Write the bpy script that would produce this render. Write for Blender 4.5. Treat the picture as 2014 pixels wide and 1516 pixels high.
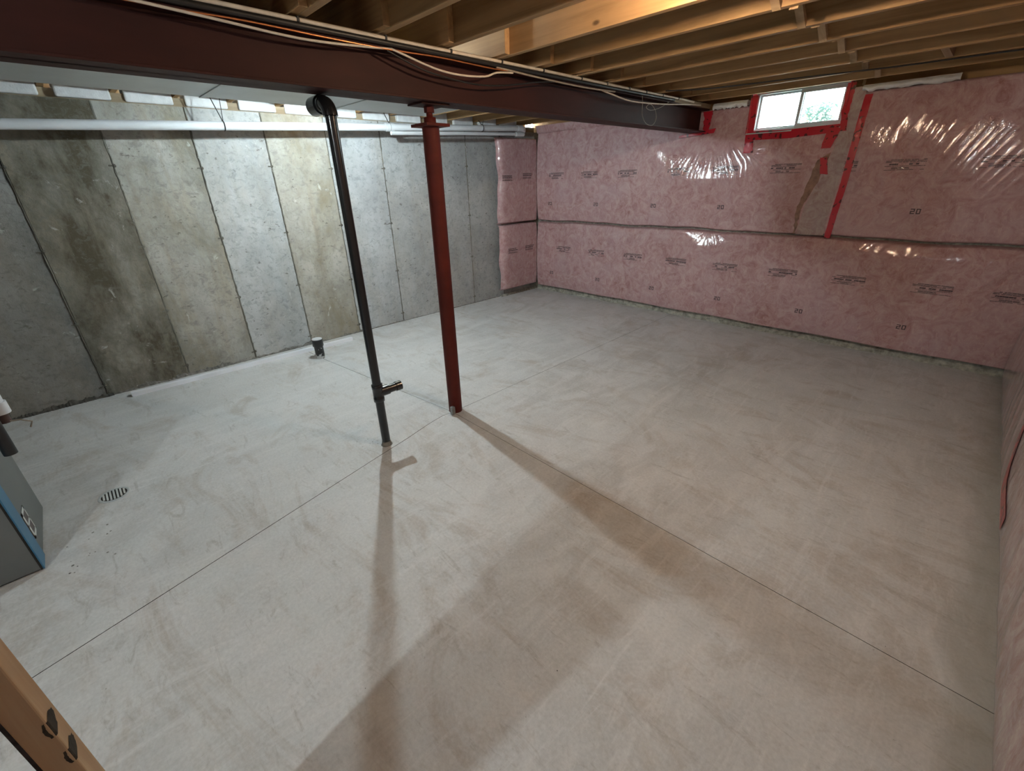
import bpy, bmesh, math, random
import numpy as np
from mathutils import Vector, Matrix

random.seed(7)
for o in list(bpy.data.objects):
    bpy.data.objects.remove(o)
scene = bpy.context.scene
COL = scene.collection
U = 1.66                      # metres per working unit (camera height)

# ------------------------------------------------------------------ camera
def cam_axes(yaw, pitch, roll):
    f = np.array([math.cos(pitch)*math.sin(yaw), math.cos(pitch)*math.cos(yaw), math.sin(pitch)])
    r = np.array([math.cos(yaw), -math.sin(yaw), 0.0])
    d = np.cross(f, r)
    c, s = math.cos(roll), math.sin(roll)
    return c*r+s*d, -s*r+c*d, f
R_, D_, F_ = cam_axes(-0.803304667, -0.439227844, 0.0262908443)
cam = bpy.data.cameras.new('camera')
cam.sensor_width = 36.0
cam.lens = 859.646/2014*36.0
cam.clip_start = 0.02
camo = bpy.data.objects.new('camera', cam)
M = Matrix.Identity(4)
for i in range(3):
    M[i][0] = R_[i]; M[i][1] = -D_[i]; M[i][2] = -F_[i]
M[0][3], M[1][3], M[2][3] = 0, 0, U
camo.matrix_world = M
COL.objects.link(camo)
scene.camera = camo

# ------------------------------------------------------------------ world, exposure, lamp settings
world = bpy.data.worlds.new('world'); scene.world = world
world.use_nodes = True
bg = world.node_tree.nodes['Background']
bg.inputs[0].default_value = (0.86, 0.97, 1.0, 1)
bg.inputs[1].default_value = 13.0
vs = scene.view_settings
vs.view_transform = 'Standard'; vs.look = 'None'; vs.gamma = 1.0; vs.use_curve_mapping = False
vs.exposure = 0.66
cy = scene.cycles
cy.max_bounces = 5; cy.diffuse_bounces = 3; cy.glossy_bounces = 2; cy.transmission_bounces = 2; cy.transparent_max_bounces = 6
cy.use_adaptive_sampling = True; cy.adaptive_threshold = 0.16; cy.adaptive_min_samples = 16
LAMPS = {   # position (working units), colour, emission strength of the bulb
    'left_bay':  ((-2.30, 1.18, 1.405), (0.80, 0.95, 1.0), 2200),
    'right_bay': ((-0.56, 1.20, 1.398), (1.0, 0.74, 0.50), 800),
    'stairs':    ((-0.47, -0.95, 1.40), (0.85, 0.97, 1.0), 1300),
}
portal = bpy.data.lights.new('window_portal', 'AREA')
portal.shape = 'RECTANGLE'; portal.size = 0.46*U; portal.size_y = 0.215*U
portal.cycles.is_portal = True
po = bpy.data.objects.new('window_portal', portal)
po.location = (-0.95*U, 3.36*U, 1.342*U); po.rotation_euler = (math.radians(-90), 0, 0)
COL.objects.link(po)

# ------------------------------------------------------------------ helpers
def link(o, parent=None):
    COL.objects.link(o)
    if parent is not None:
        o.parent = parent
    return o

def tag(o, label=None, cat=None, group=None, kind=None):
    if label: o['label'] = label
    if cat: o['category'] = cat
    if group: o['group'] = group
    if kind: o['kind'] = kind
    return o

def thing(name, loc, label=None, cat=None, group=None, kind=None):
    o = bpy.data.objects.new(name, None)
    o.location = loc
    o.empty_display_size = 0.1
    link(o)
    return tag(o, label, cat, group, kind)

class MB:
    """collects shapes, in world metres"""
    def __init__(s):
        s.v = []; s.f = []; s.sm = []
    def add(s, vs_, fs, smooth=False):
        b = len(s.v)
        s.v += [tuple(map(float, p)) for p in vs_]
        s.f += [tuple(b+i for i in f) for f in fs]
        s.sm += [smooth]*len(fs)
        return s
    def box(s, x0, x1, y0, y1, z0, z1, bev=0.0):
        x0, x1 = min(x0, x1), max(x0, x1); y0, y1 = min(y0, y1), max(y0, y1); z0, z1 = min(z0, z1), max(z0, z1)
        if bev <= 0:
            return s.add([(x0,y0,z0),(x1,y0,z0),(x1,y1,z0),(x0,y1,z0),(x0,y0,z1),(x1,y0,z1),(x1,y1,z1),(x0,y1,z1)],
                  [(0,3,2,1),(4,5,6,7),(0,1,5,4),(1,2,6,5),(2,3,7,6),(3,0,4,7)])
        bm = bmesh.new()
        bmesh.ops.create_cube(bm, size=1)
        for v in bm.verts:
            v.co = Vector(((x0+x1)/2+v.co.x*(x1-x0), (y0+y1)/2+v.co.y*(y1-y0), (z0+z1)/2+v.co.z*(z1-z0)))
        bmesh.ops.bevel(bm, geom=bm.edges[:], offset=bev, segments=2, affect='EDGES', profile=0.5)
        return s.frombm(bm)
    def frombm(s, bm, smooth=False):
        bm.verts.index_update()
        s.add([v.co for v in bm.verts], [[v.index for v in f.verts] for f in bm.faces], smooth)
        bm.free(); return s
    def tube(s, pts, r, seg=16, cap=True, smooth=True, radii=None):
        pts = [Vector(p) for p in pts]
        n = len(pts); vs_ = []; fs = []
        t0 = (pts[1]-pts[0]).normalized()
        up = Vector((0,0,1)) if abs(t0.z) < .9 else Vector((1,0,0))
        nrm = (up - t0*up.dot(t0)).normalized()
        for i, p in enumerate(pts):
            t = (pts[min(i+1,n-1)]-pts[max(i-1,0)]).normalized()
            nrm = (nrm - t*nrm.dot(t)).normalized()
            b = t.cross(nrm)
            rr = radii[i] if radii else r
            for k in range(seg):
                a = 2*math.pi*k/seg
                vs_.append(p + (nrm*math.cos(a)+b*math.sin(a))*rr)
        for i in range(n-1):
            for k in range(seg):
                k2 = (k+1) % seg
                fs.append((i*seg+k, i*seg+k2, (i+1)*seg+k2, (i+1)*seg+k))
        s.add(vs_, fs, smooth)
        if cap:
            s.add(vs_[:seg], [tuple(reversed(range(seg)))])
            s.add(vs_[-seg:], [tuple(range(seg))])
        return s
    def lathe(s, c, prof, seg=24, axis='Z', smooth=True):
        """prof: list of (r, h) along axis from c"""
        pts = []; fs = []
        ax = {'Z': (Vector((1,0,0)), Vector((0,1,0)), Vector((0,0,1))),
              'X': (Vector((0,1,0)), Vector((0,0,1)), Vector((1,0,0))),
              'Y': (Vector((0,0,1)), Vector((1,0,0)), Vector((0,1,0)))}[axis]
        c = Vector(c)
        for (r, h) in prof:
            for k in range(seg):
                a = 2*math.pi*k/seg
                pts.append(c + ax[0]*(r*math.cos(a)) + ax[1]*(r*math.sin(a)) + ax[2]*h)
        for i in range(len(prof)-1):
            for k in range(seg):
                k2 = (k+1) % seg
                fs.append((i*seg+k, i*seg+k2, (i+1)*seg+k2, (i+1)*seg+k))
        s.add(pts, fs, smooth)
        s.add(pts[:seg], [tuple(reversed(range(seg)))])
        s.add(pts[-seg:], [tuple(range(seg))])
        return s
    def build(s, name, mat, parent=None, origin=None):
        if parent is not None:
            o0 = Vector(parent.location)
            if parent.parent: o0 = o0 + Vector(parent.parent.location)
        else:
            o0 = Vector(origin) if origin is not None else Vector((0,0,0))
        loc = Vector((0,0,0)) if parent is not None else o0
        me = bpy.data.meshes.new(name)
        me.from_pydata([(p[0]-o0.x, p[1]-o0.y, p[2]-o0.z) for p in s.v], [], s.f)
        me.polygons.foreach_set('use_smooth', s.sm)
        me.materials.append(mat)
        me.update()
        o = bpy.data.objects.new(name, me)
        o.location = loc
        return link(o, parent)

def grid_mesh(name, P, mat, parent=None, mask=None, smooth=True):
    """P: (nu, nv, 3) numpy array in world metres; mask: (nu-1, nv-1) bool faces to keep"""
    nu, nv = P.shape[:2]
    idx = np.arange(nu*nv).reshape(nu, nv)
    q = np.stack([idx[:-1,:-1], idx[1:,:-1], idx[1:,1:], idx[:-1,1:]], -1)
    q = q[mask] if mask is not None else q.reshape(-1, 4)
    q = q.reshape(-1, 4)
    o0 = np.array(parent.location) if parent is not None else np.zeros(3)
    V = P.reshape(-1, 3) - o0
    used = np.unique(q); remap = -np.ones(nu*nv, int); remap[used] = np.arange(len(used))
    V = V[used]; q = remap[q]
    me = bpy.data.meshes.new(name)
    me.vertices.add(len(V)); me.vertices.foreach_set('co', V.astype(np.float32).ravel())
    me.loops.add(q.size); me.loops.foreach_set('vertex_index', q.astype(np.int32).ravel())
    me.polygons.add(len(q)); me.polygons.foreach_set('loop_start', np.arange(0, q.size, 4, dtype=np.int32))
    me.polygons.foreach_set('use_smooth', np.full(len(q), smooth))
    me.materials.append(mat)
    me.update(calc_edges=True); me.validate()
    o = bpy.data.objects.new(name, me)
    return link(o, parent)

# ------------------------------------------------------------------ materials
class NT:
    def __init__(s, name):
        s.m = bpy.data.materials.new(name); s.m.use_nodes = True
        s.t = s.m.node_tree; s.n = s.t.nodes; s.l = s.t.links
        s.b = s.n['Principled BSDF']
        s.tc = s.n.new('ShaderNodeTexCoord')
    def coord(s, scale=(1,1,1), which='Object', loc=(0,0,0), rot=(0,0,0)):
        mp = s.n.new('ShaderNodeMapping')
        mp.inputs['Scale'].default_value = scale; mp.inputs['Location'].default_value = loc
        mp.inputs['Rotation'].default_value = rot
        s.l.new(s.tc.outputs[which], mp.inputs[0]); return mp.outputs[0]
    def noise(s, vec, scale, detail=4, rough=.55, dist=0.0):
        n = s.n.new('ShaderNodeTexNoise')
        n.inputs['Scale'].default_value = scale; n.inputs['Detail'].default_value = detail
        n.inputs['Roughness'].default_value = rough; n.inputs['Distortion'].default_value = dist
        s.l.new(vec, n.inputs['Vector']); return n.outputs[0]
    def ramp(s, fac, stops, interp='LINEAR'):
        r = s.n.new('ShaderNodeValToRGB'); cr = r.color_ramp; cr.interpolation = interp
        while len(cr.elements) < len(stops): cr.elements.new(0.5)
        for e, (p, c) in zip(cr.elements, stops):
            e.position = p
            e.color = (*c, 1) if not isinstance(c, (int, float)) else (c, c, c, 1)
        s.l.new(fac, r.inputs[0]); return r.outputs[0]
    def mix(s, fac, a, b, mode='MIX'):
        m = s.n.new('ShaderNodeMix'); m.data_type = 'RGBA'; m.blend_type = mode
        for sock, v in ((m.inputs[0], fac), (m.inputs[6], a), (m.inputs[7], b)):
            if isinstance(v, (int, float)): sock.default_value = v if sock == m.inputs[0] else (v, v, v, 1)
            elif isinstance(v, tuple): sock.default_value = (*v, 1)
            else: s.l.new(v, sock)
        return m.outputs[2]
    def math(s, op, a, b=0.0):
        m = s.n.new('ShaderNodeMath'); m.operation = op
        for sock, v in ((m.inputs[0], a), (m.inputs[1], b)):
            if isinstance(v, (int, float)): sock.default_value = v
            else: s.l.new(v, sock)
        return m.outputs[0]
    def sep(s, vec):
        n = s.n.new('ShaderNodeSeparateXYZ'); s.l.new(vec, n.inputs[0]); return n.outputs
    def bump(s, h, strength=.3, dist=.01, prev=None):
        b = s.n.new('ShaderNodeBump'); b.inputs['Strength'].default_value = strength
        b.inputs['Distance'].default_value = dist
        s.l.new(h, b.inputs['Height'])
        if prev is not None: s.l.new(prev, b.inputs['Normal'])
        return b.outputs[0]
    def set(s, **kw):
        names = dict(color='Base Color', rough='Roughness', metal='Metallic', normal='Normal', spec='Specular IOR Level',
                     coat='Coat Weight', coat_rough='Coat Roughness', emit='Emission Color', emit_s='Emission Strength',
                     trans='Transmission Weight', alpha='Alpha', coat_normal='Coat Normal', ior='IOR')
        for k, v in kw.items():
            sock = s.b.inputs[names[k]]
            if isinstance(v, tuple): sock.default_value = (*v, 1)
            elif isinstance(v, (int, float)): sock.default_value = v
            else: s.l.new(v, sock)
        return s.m

def plain(name, color, rough=.5, metal=0.0, var=.15, scale=12, bump=.1, **kw):
    t = NT(name)
    c = t.coord()
    n = t.noise(c, scale, 5)
    col = t.mix(t.ramp(n, [(.3, 0.0), (.7, 1.0)]), tuple(x*(1-var) for x in color), tuple(min(1, x*(1+var)) for x in color))
    return t.set(color=col, rough=rough, metal=metal, normal=t.bump(t.noise(c, scale*6, 3), bump, .003), **kw)

def mat_floor():
    t = NT('troweled_concrete')
    c = t.coord()
    big = t.noise(c, .5, 5, .6, .8)
    col = t.ramp(big, [(.3, (.50,.485,.465)), (.48, (.60,.595,.585)), (.68, (.67,.67,.66))])
    med = t.noise(t.coord((1.0,.5,1), rot=(0,0,.5)), 2.4, 6, .68, 1.8)
    col = t.mix(t.ramp(med, [(.44, 0.0), (.60, .7)]), col, (.72,.715,.705))
    brown = t.noise(t.coord((.6,1.1,1), loc=(3,1,0), rot=(0,0,.35)), 1.5, 6, .70, 2.4)
    col = t.mix(t.ramp(brown, [(.50, 0.0), (.66, .75)]), col, (.47,.42,.37))
    streak = t.noise(t.coord((4,.6,1), rot=(0,0,.9)), 3.5, 6, .74, 1.2)
    col = t.mix(t.ramp(streak, [(.52, 0.0), (.66, .55)]), col, (.78,.77,.76))
    dark = t.noise(t.coord((1,3.4,1), rot=(0,0,-.35)), 4.2, 6, .78, .9)
    col = t.mix(t.ramp(dark, [(.56, 0.0), (.70, .6)]), col, (.34,.31,.275))
    fine = t.noise(c, 70, 5, .65)
    col = t.mix(.16, col, t.ramp(fine, [(.3, .2), (.7, .95)]))
    sp = t.noise(c, 38, 3, .5)
    col = t.mix(t.ramp(sp, [(.73, 0.0), (.77, .5)]), col, (.25,.22,.19))
    x_ = t.sep(c)[0]
    damp = t.math('ADD', t.math('MULTIPLY', t.noise(t.coord((1,.5,1)), 3.2, 6, .6, .6), .55), t.math('MULTIPLY', t.math('SUBTRACT', x_, .37), 1.6))
    col = t.mix(t.ramp(damp, [(.24, 0.0), (.40, .45)]), col, (.33,.33,.29))
    rgh = t.ramp(med, [(.3, .66), (.7, .46)])
    bmp = t.bump(t.noise(c, 9, 6, .68), .22, .012, t.bump(fine, .08, .003))
    return t.set(color=col, rough=rgh, normal=bmp, spec=.4)

def mat_concrete(name, base, stain, amount, seed, warm=(.36,.31,.23), warm_amt=.3):
    t = NT(name)
    off = (seed*3.1, seed*1.7, seed*.9)
    c = t.coord(loc=off)
    n1 = t.noise(c, 2.0, 6, .68, .3)
    col = t.ramp(n1, [(.3, tuple(x*.74 for x in base)), (.52, base), (.72, tuple(min(1, x*1.22) for x in base))])
    w = t.noise(t.coord((3.2,3.2,.45), loc=off), 1.7, 6, .68, .25)
    col = t.mix(t.ramp(w, [(.47, 0.0), (.64, warm_amt)]), col, warm)
    s1 = t.noise(t.coord((1.5,1.5,.75), loc=(off[0]+5, off[1], off[2]+2)), 1.4, 6, .70, .3)
    col = t.mix(t.ramp(s1, [(.58-.18*amount, 0.0), (.76-.14*amount, min(1, amount*1.1))]), col, stain)
    mott = t.noise(t.coord((1,1,1.3), loc=off), 17, 6, .72, .8)
    col = t.mix(t.ramp(mott, [(.50, 0.0), (.64, .6)]), col, tuple(x*.55 for x in base))
    pit = t.noise(t.coord((1,.55,1), loc=off), 30, 6, .62)
    col = t.mix(t.ramp(pit, [(.635, 0.0), (.68, .7)]), col, (.13,.12,.10))
    wh = t.noise(t.coord((1,1,1), loc=(off[0]-4,0,3)), 9, 6, .70, .6)
    col = t.mix(t.ramp(wh, [(.635, 0.0), (.70, .6)]), col, (.64,.64,.61))
    bmp = t.bump(t.noise(c, 14, 6, .70), .45, .014, t.bump(pit, .35, .004))
    return t.set(color=col, rough=.85, normal=bmp, spec=.2)

def mat_pink(name='pink_insulation', tint=(1,1,1)):
    t = NT(name)
    c = t.coord()
    n = t.noise(c, 8, 6, .70, 1.6)
    A = lambda r, g, b: (r*tint[0], g*tint[1], b*tint[2])
    col = t.ramp(n, [(.34, A(.42,.22,.218)), (.5, A(.53,.335,.338)), (.66, A(.61,.43,.438))])
    big = t.noise(c, 1.3, 5, .6, .8)
    col = t.mix(t.ramp(big, [(.45, 0.0), (.65, .45)]), col, A(.53,.375,.40))
    cl = t.noise(t.coord((1.6,1.6,.7)), 16, 6, .75, 1.8)
    col = t.mix(t.ramp(cl, [(.54, 0.0), (.64, .45)]), col, A(.70,.52,.51))
    dk = t.noise(t.coord((1,1,1), loc=(4,2,1)), 4.5, 6, .76, 1.4)
    col = t.mix(t.ramp(dk, [(.57, 0.0), (.70, .6)]), col, A(.36,.165,.13))
    cb = t.bump(t.noise(t.coord((1.6,1.6,.5), rot=(0,.25,0)), 5, 7, .6, 1.4), .14, .02)
    return t.set(color=col, rough=.8, normal=t.bump(n, .3, .01), coat=1.0, coat_rough=.07, coat_normal=cb, spec=.1)

def mat_wood(name, base, dark, axis=0, scale=1.0, rough=.65, knots=True):
    """axis: grain direction 0 x, 1 y, 2 z"""
    t = NT(name)
    s = [14, 14, 14]; s[axis] = .7
    oi = t.n.new('ShaderNodeObjectInfo')
    va = t.n.new('ShaderNodeVectorMath'); va.operation = 'MULTIPLY_ADD'
    t.l.new(oi.outputs['Random'], va.inputs[0]); va.inputs[1].default_value = (7.3, 5.1, 9.7)
    t.l.new(t.coord(tuple(x*scale for x in s)), va.inputs[2])
    g = t.noise(va.outputs[0], 1.0, 6, .6, .8)
    col = t.ramp(g, [(.3, dark), (.55, base), (.75, tuple(min(1, x*1.2) for x in base))])
    big = t.noise(t.coord(), 2.2, 4)
    col = t.mix(t.ramp(big, [(.45, 0.0), (.75, .35)]), col, dark)
    s2 = [4.5, 4.5, 4.5]; s2[axis] = 2.2
    vo = t.n.new('ShaderNodeTexVoronoi'); vo.inputs['Scale'].default_value = 1.0
    t.l.new(t.coord(tuple(s2)), vo.inputs['Vector'])
    if knots: col = t.mix(t.ramp(vo.outputs['Distance'], [(.03, .9), (.065, 0.0)]), col, tuple(x*.35 for x in dark))
    rnd = t.ramp(oi.outputs['Random'], [(0, .82), (1, 1.12)])
    col = t.mix(1.0, col, rnd, 'MULTIPLY')
    return t.set(color=col, rough=rough, normal=t.bump(g, .15, .004), spec=.3)

def mat_tape():
    t = NT('red_sheathing_tape')
    n = t.noise(t.coord(), 26, 2, .4)
    col = t.mix(t.ramp(n, [(.60, 0.0), (.63, .9)]), (.50,.012,.030), (.04,.006,.008))
    return t.set(color=col, rough=.3, coat=.5, coat_rough=.12, normal=t.bump(t.noise(t.coord(), 18, 4), .3, .01))

MAT = {}
MAT['floor'] = mat_floor()
MAT['pink'] = mat_pink()
MAT['pink_haze'] = mat_pink('pink_insulation_painted_haze', (1.08,1.32,1.33))  # lighter copy of the pink, with the plastic's grazing haze painted into the colour
MAT['joist'] = mat_wood('spruce_joist', (.50,.315,.15), (.30,.175,.075), 0)
MAT['joist_y'] = mat_wood('spruce_bridging', (.52,.37,.22), (.32,.20,.10), 1)
MAT['nailer'] = mat_wood('grey_spruce', (.36,.28,.18), (.22,.16,.10), 1)
MAT['stud'] = mat_wood('stud_lumber', (.56,.40,.24), (.42,.27,.15), 2, knots=False)
MAT['osb'] = plain('subfloor_board', (.20,.125,.065), .8, var=.35, scale=22)
MAT['beam'] = None
def mat_primer(name, a, b, scr):
    t = NT(name)
    n = t.noise(t.coord((3,1,3)), 2.5, 6, .6)
    col = t.ramp(n, [(.35, a), (.7, b)])
    sc = t.noise(t.coord((1,.25,3)), 16, 6, .7)
    col = t.mix(t.ramp(sc, [(.68, 0.0), (.76, .5)]), col, scr)
    return t.set(color=col, rough=.62, normal=t.bump(t.noise(t.coord(), 40, 4), .08, .003), spec=.22)
MAT['beam'] = mat_primer('oxide_primer', (.034,.0105,.0085), (.050,.0145,.011), (.11,.07,.06))
MAT['post'] = mat_primer('red_oxide_paint', (.082,.012,.008), (.112,.016,.010), (.16,.055,.035))
MAT['abs'] = plain('black_abs', (.012,.012,.013), .22, var=.3, scale=10, bump=.04, coat=.3, coat_rough=.1)
MAT['pvc'] = plain('white_pvc', (.70,.72,.74), .32, var=.06, scale=6, bump=.03)
MAT['strip_white'] = plain('bright_white_plastic', (.86,.88,.92), .35, var=.03, scale=6, bump=.02)
MAT['galv'] = plain('galvanized_duct', (.55,.59,.59), .42, metal=.35, var=.1, scale=3, bump=.05)
MAT['white_foam'] = plain('white_foam', (.72,.73,.73), .85, var=.1, scale=18, bump=.5)
MAT['cable_white'] = plain('white_cable', (.62,.55,.45), .5, var=.12, scale=20)
MAT['cable_grey'] = plain('grey_cable', (.33,.28,.22), .5, var=.2, scale=20)
MAT['cable_black'] = plain('black_cable', (.013,.012,.011), .45, var=.3, scale=20)
MAT['copper'] = plain('copper_line', (.75,.30,.12), .3, metal=.85, var=.15, scale=30)
MAT['tape'] = mat_tape()
MAT['ink'] = plain('grey_print_ink', (.085,.055,.065), .6, var=.2, scale=40, bump=0, coat=.6, coat_rough=.15)
MAT['vinyl'] = plain('white_vinyl', (.40,.47,.49), .4, var=.03, scale=4, bump=.02)
MAT['mortar'] = plain('rough_mortar', (.20,.19,.17), .95, var=.5, scale=30, bump=.9)
MAT['dark_mortar'] = plain('dark_mortar', (.085,.08,.07), .95, var=.6, scale=25, bump=.9)
MAT['strip_mortar'] = plain('pale_rough_concrete', (.36,.35,.30), .95, var=.45, scale=25, bump=.9)
MAT['dark_gap'] = plain('dark_gap', (.02,.018,.015), .9, var=.2)
MAT['steel'] = plain('dull_steel', (.32,.32,.31), .4, metal=.7, var=.2, scale=20)
MAT['furnace'] = plain('grey_sheet_metal', (.16,.17,.165), .5, metal=.25, var=.1, scale=3, bump=.04)
MAT['blue'] = plain('blue_film', (.045,.16,.27), .4, var=.12, scale=5, bump=.05)
MAT['grate'] = plain('pale_grate', (.60,.62,.60), .5, var=.1)
MAT['flap'] = mat_pink('folded_plastic', (.86,1.04,1.0))
MAT['fold_shade_brown'] = plain('brown_fold_shade', (.27,.15,.105), .6, var=.35, scale=20, coat=.6, coat_rough=.15)  # brown that paints the shade of a fold in the film
MAT['bark'] = plain('dark_bark', (.030,.024,.016), .9, var=.6, scale=50, bump=.5)
MAT['leaf'] = plain('leaf_green', (.17,.25,.23), .6, var=.2, scale=6)
MAT['soil'] = plain('window_well_gravel', (.4,.38,.34), .95, var=.3, scale=30, bump=.8)
MAT['rear'] = mat_concrete('rear_concrete', (.40,.40,.385), (.25,.23,.19), .3, 9)

def u(*a): return tuple(x*U for x in a)

# =================================================================== STRUCTURE
XL, YB, XR = -3.04, 3.29, 0.345         # concrete faces: left wall, back wall, right wall
YN = -2.6                                # rear of the space behind the camera
ZW = 1.377                               # top of the poured walls
ZJ = 1.415                               # underside of joists
DJ = 0.1416                              # joist depth
TJ = 0.0229                              # joist thickness
SP = 0.2449                              # 16 inch spacing

# ---- floor: slabs between saw cuts, over a sunken base
floor = tag(MB().box(XL*U-.3, XR*U+.3, YN*U-.3, YB*U+.3, -.10, -.028).build('floor', MAT['dark_gap']), kind='structure')
g = .0019
def slab(poly):
    bm = bmesh.new()
    vsl = [bm.verts.new((x*U, y*U, 0)) for x, y in poly]
    f = bm.faces.new(vsl)
    if f.normal.z < 0: f.normal_flip()
    f.normal_update()
    if f.normal.z < 0: bmesh.ops.reverse_faces(bm, faces=[f])
    r = bmesh.ops.inset_individual(bm, faces=[f], thickness=g, depth=0)
    for fc in r['faces']: pass
    outer = [fc for fc in bm.faces if fc is not f]
    bmesh.ops.delete(bm, geom=outer, context='FACES')
    ex = bmesh.ops.extrude_face_region(bm, geom=[f])
    for el in ex['geom']:
        if isinstance(el, bmesh.types.BMVert): el.co.z = -.027
    bmesh.ops.recalc_face_normals(bm, faces=bm.faces[:])
    bmesh.ops.triangulate(bm, faces=[fc for fc in bm.faces if len(fc.verts) > 4])
    side = [i for i, fc in enumerate(bm.faces) if abs(fc.normal.z) < .5]
    so = MB().frombm(bm).build('slab', MAT['floor'], floor)
    so.data.materials.append(MAT['dark_gap'])
    for i in side: so.data.polygons[i].material_index = 1
near = [(-1.528,1.075), (-1.535,1.02), (-1.52,.935), (-1.485,.80), (-1.455,.66), (-1.224,-.364), (-1.17,-.60)]
xa, xb, ya, yb_ = XL-.1, XR+.1, YN-.1, YB+.1
cut_near_end = (-1.17+(-.60-ya)*.2257, ya)
lft = (xa, .915); rgt = (xb, 1.038)
ctr = (-1.528, 1.075)
slab([ctr, (-2.68,.9497), lft, (xa,yb_), (-1.549,yb_)])
slab([(-1.549,yb_), (xb,yb_), rgt, ctr])
slab([rgt, (xb,ya), cut_near_end] + near[::-1])
slab([(-2.68,.9497)] + near + [cut_near_end, (xa,ya), lft])

# ---- left poured wall: form panels
JY = [-.082+.3675*k for k in range(-7, 10)]
JY[7-0] = -.082
for k, v in zip(range(7, 13), (-.082, .289, .654, 1.015, 1.373, 1.75)): JY[k] = v
JY[13] = 2.12; JY[14] = 2.493; JY[15] = 2.86; JY[16] = 3.40
wl = tag(MB().box((XL-.13)*U, XL*U-.015, YN*U, (YB+.13)*U, 0, ZW*U).build('wall_left', MAT['rear']), kind='structure')
pan = {
    5: ((.27,.265,.25), (.17,.155,.125), .45), 6: ((.30,.295,.28), (.19,.175,.145), .5),
    7: ((.35,.335,.29), (.105,.092,.064), 1.2), 8: ((.40,.39,.355), (.21,.185,.135), .75),
    9: ((.46,.47,.465), (.33,.315,.27), .45), 10: ((.43,.415,.37), (.25,.215,.15), .8),
    11: ((.46,.475,.48), (.36,.36,.345), .25), 12: ((.45,.46,.455), (.35,.345,.32), .25),
    13: ((.43,.435,.43), (.33,.325,.30), .3), 14: ((.42,.425,.415), (.32,.31,.29), .3), 15: ((.40,.40,.385), (.28,.265,.24), .3)}
def bev_panel(y0, y1, z0, z1, x0, x1, c):
    """slab facing +x with chamfered face edges"""
    v = [(x0,y0,z0),(x0,y1,z0),(x0,y1,z1),(x0,y0,z1),(x1-c,y0,z0),(x1-c,y1,z0),(x1-c,y1,z1),(x1-c,y0,z1),
         (x1,y0+c,z0),(x1,y1-c,z0),(x1,y1-c,z1),(x1,y0+c,z1)]
    f = [(4,8,11,7),(8,9,10,11),(9,5,6,10),(0,4,7,3),(1,2,6,5),(3,7,11,10,6,2),(0,1,5,9,8,4)]
    return MB().add(v, f)
random.seed(3)
for i in range(len(JY)-1):
    b, s_, am = pan.get(i, ((.33,.325,.31), (.2,.18,.15), .4))
    m_ = mat_concrete('wall_concrete_%d' % i, b, s_, am, i+1, warm_amt=.6 if i in (7, 8, 10) else .25)
    off = random.uniform(-.004, .004)
    bev_panel(JY[i]*U+.002, JY[i+1]*U-.002, 0, ZW*U, XL*U-.02, XL*U+off, .006).build('form_panel', m_, wl)
m_seam = mat_concrete('seam_concrete', (.19,.18,.155), (.07,.065,.05), .8, 21)
for i in range(5, 16):
    # ragged fin left where two forms met
    n = 60; pts = []; fs = []
    for k in range(n+1):
        z = ZW*U*k/n
        w = .006+.009*random.random(); h = .002+.006*random.random()*(random.random() < .8)
        yy = JY[i]*U+random.uniform(-.004, .004)
        pts += [(XL*U-.006, yy-w, z), (XL*U+h, yy, z), (XL*U-.006, yy+w, z)]
    for k in range(n):
        a = 3*k; fs += [(a, a+1, a+4, a+3), (a+1, a+2, a+5, a+4)]
    MB().add(pts, [tuple(reversed(f)) for f in fs]).build('form_seam', m_seam, wl)
    for z in (.055, .40, .746, 1.10):
        if i < 15:
            mb = MB(); yy = JY[i]*U; zz = z*U+random.uniform(-.02, .02)
            mb.lathe((XL*U-.003, yy+.006, zz), [(.016,0), (.012,.006), (.006,.008), (.004,.016)], 8, 'X', False)
            mb.box(XL*U, XL*U+.006, yy-.03, yy+.012, zz-.006, zz+.004)
            mb.build('form_tie', m_seam, wl)
# ragged mortar along the foot of the wall
def ragged(name, p0, p1, n, hmax, dmax, mat, parent, nx, base=.004, zoff=0.0, seed=1):
    """rough ridge from p0 to p1 (xy) rising hmax on the wall and dmax onto the floor, wall normal nx"""
    rr = random.Random(seed); p0 = Vector((*p0, 0)); p1 = Vector((*p1, 0)); nn = Vector((*nx, 0)); V = []; Fc = []
    ra = [rr.random() for _ in range(n+9)]; rb = [rr.random() for _ in range(n+9)]
    for k in range(n+1):
        p = p0.lerp(p1, k/n)
        sa = sum(ra[k:k+5])/5*.75+ra[k+4]*.25; sb = sum(rb[k:k+7])/7*.8+rb[k+4]*.2
        d = base+dmax*sa**2; h = base+hmax*max(0, sb*1.5-.25)**1.5
        V += [p+Vector((0,0,zoff+h)), p+nn*d*.5+Vector((0,0,zoff+h*.6)), p+nn*d+Vector((0,0,zoff))]
    for k in range(n):
        a = 3*k
        Fc += [(a, a+3, a+4, a+1), (a+1, a+4, a+5, a+2)]
    return MB().add(V, Fc).build(name, mat, parent)
tr1 = thing('trim_1', u(XL, 1.0, 0), kind='structure')
ragged('foot_mortar', u(XL,-.9), u(XL,-.06), 130, .05, .022, MAT['dark_mortar'], tr1, (1,0), .010, seed=2)
ragged('foot_mortar', u(XL,-.06), u(XL,1.42), 160, .060, .018, MAT['mortar'], tr1, (1,0), seed=3)
ragged('foot_mortar', u(XL,1.42), u(XL,3.2), 120, .012, .01, MAT['mortar'], tr1, (1,0), seed=4)

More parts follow.
